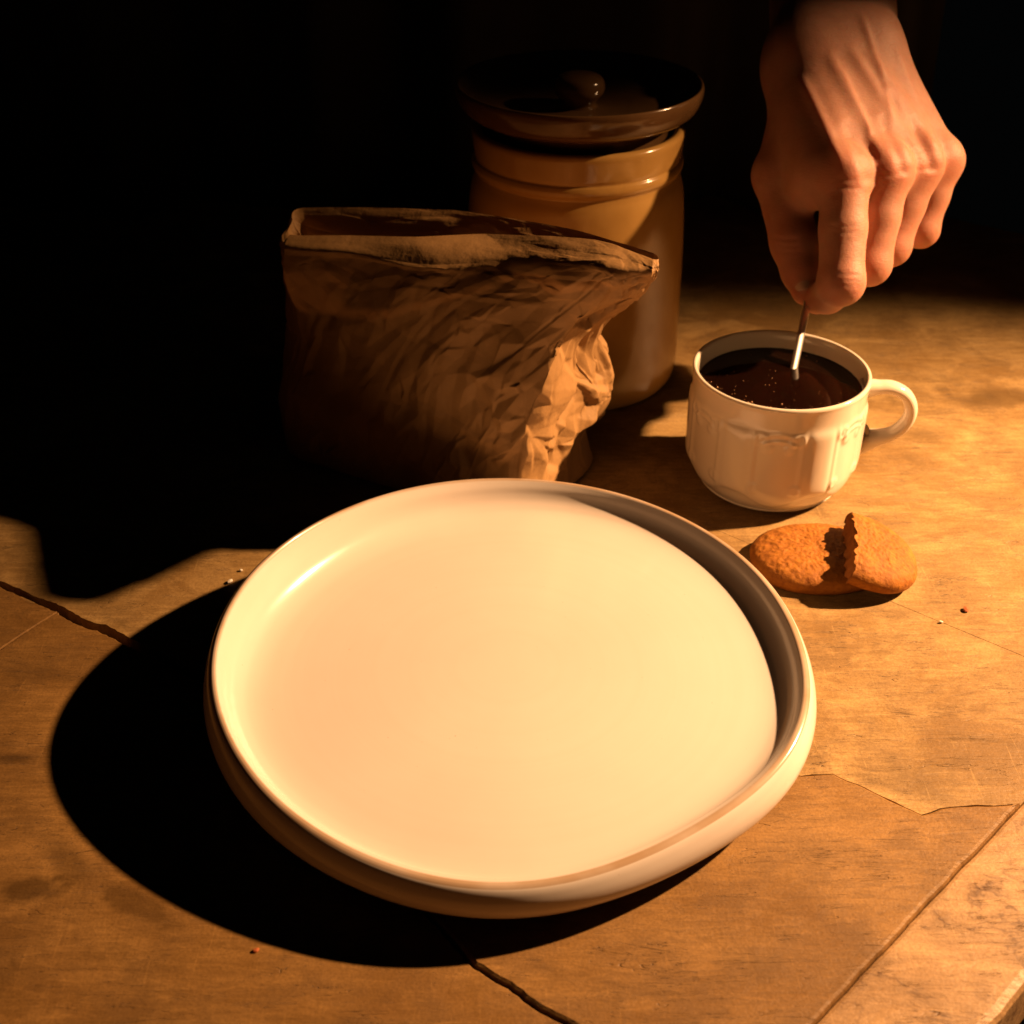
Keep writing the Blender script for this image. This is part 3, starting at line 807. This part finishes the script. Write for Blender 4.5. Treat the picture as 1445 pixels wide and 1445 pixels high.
# ------------------------------------------------------------------ the stoneware jar
JC = (0.034, 0.640, -0.0003)
jar = empty('jar', JC)
tag(jar, 'brown glazed stoneware jar with a flared lid behind the paper bag', 'jar')
jp = spline(np.array([(0.050, 0.0012), (0.0555, 0.0006), (0.0580, 0.0030), (0.0592, 0.010), (0.0592, 0.030), (0.0588, 0.06), (0.0578, 0.090), (0.0560, 0.108), (0.0538, 0.1155), (0.0535, 0.1175), (0.0548, 0.1195), (0.0552, 0.1215), (0.0545, 0.1235), (0.0536, 0.1248), (0.0540, 0.1270), (0.0546, 0.1330), (0.0548, 0.1375), (0.0535, 0.1395), (0.0510, 0.1393), (0.0490, 0.135), (0.0490, 0.11), (0.050, 0.06), (0.048, 0.012), (0.02, 0.008)]), 170)
lathe('jar_body', jp, M['jar'], jar, 160)
lp_ = spline(np.array([(0.046, 0.1340), (0.0470, 0.1425), (0.0500, 0.1450), (0.0550, 0.1462), (0.0595, 0.1494), (0.0620, 0.1542), (0.0628, 0.1584), (0.0622, 0.1608), (0.0608, 0.1607), (0.0590, 0.1580), (0.0550, 0.1530), (0.0480, 0.1502), (0.035, 0.1486), (0.020, 0.1482), (0.0105, 0.1486), (0.0095, 0.1492)]), 130)
lid = lathe('lid', lp_, M['lid'], jar, 160)
kp = spline(np.array([(0.0088, 0.1478), (0.0085, 0.1500), (0.0100, 0.1525), (0.0125, 0.1555), (0.0130, 0.1590), (0.0115, 0.1625), (0.007, 0.1645), (0.002, 0.1650)]), 60)
lathe('knob', kp, M['lid'], lid, 64)

# ------------------------------------------------------------------ the paper bag
A_ = lambda x, y, Y: atY(x, y, Y)
Z_ = lambda x, y, z=0.002: atz(x, y, z)
def w(x, y, z): return np.array([x, y, z])
# columns: FL, F1, F2, F3, FR, G, BR, B1, B2, BL, LG
levels = [
    [Z_(408, 640), Z_(475, 664), Z_(555, 690), w(-.030, .493, .002), w(.004, .477, .002), Z_(808, 687), Z_(838, 645), w(.020, .560, .002), w(-.035, .585, .002), w(-.090, .595, .002), w(-.118, .572, .002)],
    [A_(403, 612, .541), A_(475, 640, .522), A_(555, 660, .506), A_(640, 662, .492), A_(735, 655, .477), A_(812, 640, .515), w(.036, .545, .020), w(.020, .560, .02), w(-.035, .587, .02), w(-.092, .597, .02), w(-.120, .572, .02)],
    [A_(412, 560, .541), A_(480, 585, .520), A_(560, 600, .503), A_(650, 605, .488), A_(742, 610, .475), A_(826, 600, .517), w(.043, .545, .038), w(.020, .562, .04), w(-.035, .587, .04), w(-.092, .597, .04), w(-.116, .572, .04)],
    [A_(424, 510, .542), A_(490, 525, .521), A_(570, 535, .503), A_(665, 540, .487), A_(765, 552, .474), A_(847, 545, .522), w(.043, .546, .055), w(.020, .558, .057), w(-.033, .583, .06), w(-.091, .595, .06), w(-.113, .571, .06)],
    [A_(418, 455, .543), A_(490, 465, .523), A_(580, 470, .504), A_(690, 475, .488), A_(798, 490, .475), A_(840, 488, .512), w(.040, .538, .072), w(.020, .548, .075), w(-.030, .575, .078), w(-.091, .592, .08), w(-.110, .570, .08)],
    [A_(407, 405, .544), A_(490, 412, .525), A_(590, 418, .506), A_(710, 425, .489), A_(830, 440, .472), A_(885, 437, .493), A_(880, 430, .515), w(.022, .522, .092), w(-.025, .556, .096), w(-.094, .585, .098), w(-.109, .568, .096)],
    [A_(400, 368, .545), A_(490, 372, .529), A_(600, 384, .509), A_(725, 396, .491), A_(848, 397, .464), A_(910, 404, .467), A_(913, 399, .474), A_(775, 385, .490), A_(640, 362, .538), A_(440, 345, .572), A_(408, 340, .562)],
    [A_(400, 349, .546), A_(490, 355, .531), A_(600, 371, .512), A_(718, 366, .499), A_(854, 378, .463), A_(919, 389, .459), A_(921, 386, .465), A_(780, 362, .497), A_(640, 338, .540), A_(432, 325, .573), A_(406, 328, .562)],
    [A_(404, 338, .551), A_(490, 342, .539), A_(590, 348, .521), A_(705, 344, .515), A_(843, 357, .476), A_(921, 377, .459), A_(925, 374, .468), A_(790, 340, .506), A_(640, 313, .546), A_(429, 305, .577), A_(406, 320, .563)],
    [A_(410, 331, .555), A_(495, 332, .546), A_(588, 334, .530), A_(684, 330, .528), A_(838, 338, .490), A_(921, 366, .464), A_(924, 358, .472), A_(800, 322, .512), A_(640, 296, .553), A_(428, 293, .581), A_(412, 312, .565)],
]
L = np.array(levels)                                  # (nl, nc, 3)
NU, NV = 680, 320
tmp = np.stack([spline(L[:, c], NV) for c in range(L.shape[1])], 1)     # (NV, nc, 3)
# sharper corners: blend spline with straight runs
surf = np.stack([spline(tmp[j], NU, True) for j in range(NV)], 0)
lin = np.stack([np.stack([np.interp(np.linspace(0, L.shape[1], NU, endpoint=False), np.arange(L.shape[1] + 1), np.r_[tmp[j, :, k], tmp[j, :1, k]]) for k in range(3)], -1) for j in range(NV)], 0)
surf = 0.6 * surf + 0.4 * lin
du = np.roll(surf, -1, 1) - np.roll(surf, 1, 1); dv = np.gradient(surf, axis=0)
nrm = np.cross(du, dv); nrm /= np.linalg.norm(nrm, axis=2)[..., None] + 1e-12
PER, HGT = 0.46, 0.125
uu = np.linspace(0, PER, NU, endpoint=False); vv = np.linspace(0, HGT, NV)
def facets(n, seed, stretch=1.0):
    """piecewise linear random relief: the flat facets and sharp creases of crumpled paper"""
    r_ = np.random.default_rng(seed)
    pu = r_.uniform(0, PER, n); pv = r_.uniform(-0.02, HGT + 0.02, n); hh = r_.uniform(-1, 1, n)
    pu = np.r_[pu - PER, pu, pu + PER]; pv = np.r_[pv, pv, pv]; hh = np.r_[hh, hh, hh]
    keep = (pu > -0.08) & (pu < PER + 0.08); pu, pv, hh = pu[keep], pv[keep], hh[keep]
    out = delaunay_2d_cdt([Vector((a, b * stretch)) for a, b in zip(pu, pv)], [], [], 0, 1e-7)
    vs = np.array([(q.x, q.y / stretch) for q in out[0]]); hv = np.array([hh[o[0]] if o else 0 for o in out[3]])
    res = np.zeros((NV, NU))
    for tri in out[2]:
        a, b, c = vs[list(tri)]
        i0 = max(0, int(np.searchsorted(uu, min(a[0], b[0], c[0])))); i1 = min(NU, int(np.searchsorted(uu, max(a[0], b[0], c[0]))) + 1)
        j0 = max(0, int(np.searchsorted(vv, min(a[1], b[1], c[1])))); j1 = min(NV, int(np.searchsorted(vv, max(a[1], b[1], c[1]))) + 1)
        if i0 >= i1 or j0 >= j1: continue
        X, Y = np.meshgrid(uu[i0:i1], vv[j0:j1])
        den = (b[1] - c[1]) * (a[0] - c[0]) + (c[0] - b[0]) * (a[1] - c[1])
        if abs(den) < 1e-14: continue
        l1 = ((b[1] - c[1]) * (X - c[0]) + (c[0] - b[0]) * (Y - c[1])) / den
        l2 = ((c[1] - a[1]) * (X - c[0]) + (a[0] - c[0]) * (Y - c[1])) / den
        l3 = 1 - l1 - l2; mk = (l1 >= -1e-6) & (l2 >= -1e-6) & (l3 >= -1e-6)
        res[j0:j1, i0:i1][mk] = (l1 * hv[tri[0]] + l2 * hv[tri[1]] + l3 * hv[tri[2]])[mk]
    return res
cr = 0.0034 * facets(70, 3, 1.2) + 0.0030 * facets(230, 5, 1.3) + 0.0015 * facets(900, 8, 1.4) + 0.0008 * facets(2800, 9, 1.3)
rf = np.random.default_rng(21); UU, VV = np.meshgrid(uu, vv)
for k_ in range(64):                                  # long sharp folds
    cu, cv = rf.uniform(0, PER), rf.uniform(0.0, HGT); an = rf.normal(0.9, 0.55) if k_ % 3 else rf.normal(0.1, 0.3)
    ln_, wd = rf.uniform(0.010, 0.034), rf.uniform(0.0012, 0.0034); am = rf.choice([-1, 1]) * rf.uniform(0.0004, 0.0010)
    dx = (UU - cu + PER / 2) % PER - PER / 2; dy = VV - cv
    al, ac = dx * math.cos(an) + dy * math.sin(an), -dx * math.sin(an) + dy * math.cos(an)
    cr += am * np.clip(1 - np.abs(ac) / wd, 0, 1) * np.clip(1.4 - np.abs(al) / ln_, 0, 1)
vf = (np.arange(NV) / (NV - 1))[:, None]
ufr = (np.arange(NU) / NU * L.shape[1])[None, :]
rightness = np.exp(-((ufr - 4.9) / 1.3) ** 2)                # more crumpled on the right gusset
env = (0.62 + 0.9 * rightness) * np.clip(1.75 - vf * 1.6, 0.22, 1.2) * np.clip(vf * 8, 0.15, 1)
calm = 1 - (0.9 - 0.25 * np.clip((ufr - 2.4) / 0.8, 0, 1)) * np.clip((vf - 0.70) / 0.06, 0, 1) * np.clip((5.6 - ufr) / 0.6, 0, 1)      # the smooth folded band at the mouth
surf = surf + nrm * (cr * env * calm)[..., None]
surf[..., 2] = np.maximum(surf[..., 2], 0.0012)
V = surf.reshape(-1, 3).tolist(); F = grid_faces(NU, NV)
cb = surf[0].mean(0); cb[2] = 0.0012; V.append(cb); F += [(len(V) - 1, (i + 1) % NU, i) for i in range(NU)]
bc = np.array([-0.03, 0.55, 0.0])
bag = mesh_obj('paper_bag', np.array(V) - bc, F, M['paper'], loc=bc)
tag(bag, 'crumpled brown paper bag standing open behind the plate', 'bag')

# ------------------------------------------------------------------ the broken biscuit
def biscuit_piece(name, a, b, T, cut, keep_right, seed, label):
    """oval biscuit of half axes a,b cut along x = cut(y) with a torn edge"""
    ys = np.linspace(-1, 1, 90)
    jagp = 1.3 * np.array([0.0019 * mnoise.noise(Vector((y * 5, seed, 0))) + 0.0007 * mnoise.noise(Vector((y * 15, seed, 4))) + 0.00015 * mnoise.noise(Vector((y * 70, seed, 9))) for y in ys])
    SE = 2.2
    ymax = b * max(0.0, 1 - abs(cut / a) ** SE) ** (1 / SE)
    def sep(q):
        c_, s_ = math.cos(q), math.sin(q); k_ = (abs(c_) ** SE + abs(s_) ** SE) ** (-1 / SE); return (a * c_ * k_, b * s_ * k_)
    torn = np.stack([cut + jagp, ys * ymax], 1)
    a0 = math.atan2(ymax / b, cut / a)
    if keep_right: aa_ = np.linspace(-a0, a0, 150)
    else: aa_ = np.linspace(a0, 2 * math.pi - a0, 180)
    arc = np.array([sep(q) for q in aa_]) * (1 + 0.012 * np.array([mnoise.noise(Vector((math.cos(q) * 2.2, math.sin(q) * 2.2, seed))) for q in aa_]))[:, None]
    torn_seq = torn[::-1] if keep_right else torn
    out = np.concatenate([arc, torn_seq[1:-1]]); n = len(out)
    istorn = np.r_[np.zeros(len(arc)), np.ones(n - len(arc))]
    soft = out.copy(); soft[istorn > 0, 0] = cut
    cen = out.mean(0)
    def top(p):
        rho = (abs(p[0] / a) ** SE + abs(p[1] / b) ** SE) ** (1 / SE)
        e = max(0.0, 1 - min(rho, 1.0) ** 5) ** 0.5
        nz_ = 0.0006 * mnoise.noise(Vector((p[0] * 110, p[1] * 110, seed))) + 0.00035 * mnoise.noise(Vector((p[0] * 320, p[1] * 320, seed))) + 0.00035 * mnoise.noise(Vector((p[0] * 700, p[1] * 700, seed)))
        return T * (0.34 + 0.66 * e) + nz_ * (0.3 + 0.7 * e) + 0.0012 * (1 - rho ** 2)
    V = []; crumb = []
    fr = np.linspace(0.03, 1, 46) ** 0.8
    for f in fr:
        for i in range(n):
            p = cen + (soft[i] - cen) * f + (out[i] - soft[i]) * f ** 14; V.append((p[0], p[1], top(p))); crumb.append(0)
    for q in (0.8, 0.6, 0.42, 0.25, 0.12, 0.0):            # the side down to the base
        for i in range(n):
            p = out[i].copy(); tz = top(out[i])
            if istorn[i]:
                p[0] += 0.0007 * mnoise.noise(Vector((p[1] * 400, q * 6, seed))) + 0.0006 * mnoise.noise(Vector((p[1] * 900, q * 14, seed)))
            else:
                inset = 1 - 0.05 * (1 - q) ** 2; p = p * inset
            V.append((p[0], p[1], tz * q)); crumb.append(1.0 if istorn[i] else 0.0)
    rows = len(fr) + 6
    F = grid_faces(n, rows)
    V.append((cen[0], cen[1], top(cen))); crumb.append(0); F += [(len(V) - 1, (i + 1) % n, i) for i in range(n)]
    V.append((cen[0], cen[1], 0.0)); crumb.append(0); F += [(len(V) - 1, (rows - 1) * n + i, (rows - 1) * n + (i + 1) % n) for i in range(n)]
    o = mesh_obj(name, V, F, M['biscuit']); at_ = o.data.attributes.new('crumb', 'FLOAT', 'POINT'); at_.data.foreach_set('value', crumb); recalc(o)
    tag(o, label, 'biscuit', 'two halves of a broken biscuit')
    return o
pl_ = biscuit_piece('biscuit', 0.0300, 0.0238, 0.0092, 0.0155, False, 3.0, 'larger half of a broken ginger biscuit lying flat beside the plate')
pl_.location = (0.1362, 0.4475, 0.0); pl_.rotation_euler = (0, 0, rad(3))
pr_ = biscuit_piece('biscuit', 0.0260, 0.0228, 0.0092, -0.0060, True, 5.0, 'smaller broken biscuit half tilted up against the larger one')
pr_.rotation_euler = (rad(4), rad(17), rad(-9))
pr_.location = (0.1522, 0.4418, 0.0086)

# ------------------------------------------------------------------ crumbs on the table
def crumb(px_, py_, s, mat, seed, label):
    p = atz(px_, py_); bm = bmesh.new(); bmesh.ops.create_icosphere(bm, subdivisions=2, radius=s)
    for v_ in bm.verts:
        v_.co *= 1 + 0.5 * mnoise.noise(v_.co / s * 1.2 + Vector((seed, 0, 0))); v_.co.x *= 1.4; v_.co.z *= 0.6
    me = bpy.data.meshes.new('crumb'); bm.to_mesh(me); bm.free(); me.materials.append(mat)
    o = bpy.data.objects.new('crumb', me); COL.objects.link(o); o.location = (p[0], p[1], s * 0.45); o.rotation_euler = (0, 0, seed)
    tag(o, label, 'crumb', 'crumbs on the table')
crumb(1363, 861, 0.0012, M['crumb_b'], 1.3, 'red-brown crumb to the right of the biscuit')
crumb(751, 1336, 0.0007, M['crumb_b'], 2.1, 'tiny dark crumb in front of the plate')
crumb(361, 1342, 0.0008, M['crumb_b'], 3.7, 'tiny red-brown crumb beside the plate shadow, bottom left')
crumb(325, 821, 0.0010, M['crumb'], 4.2, 'larger of two pale crumbs left of the plate')
crumb(340, 805, 0.0006, M['crumb'], 5.9, 'smaller of two pale crumbs left of the plate')
crumb(1328, 878, 0.0006, M['crumb'], 6.4, 'tiny pale crumb on the seam right of the biscuit')
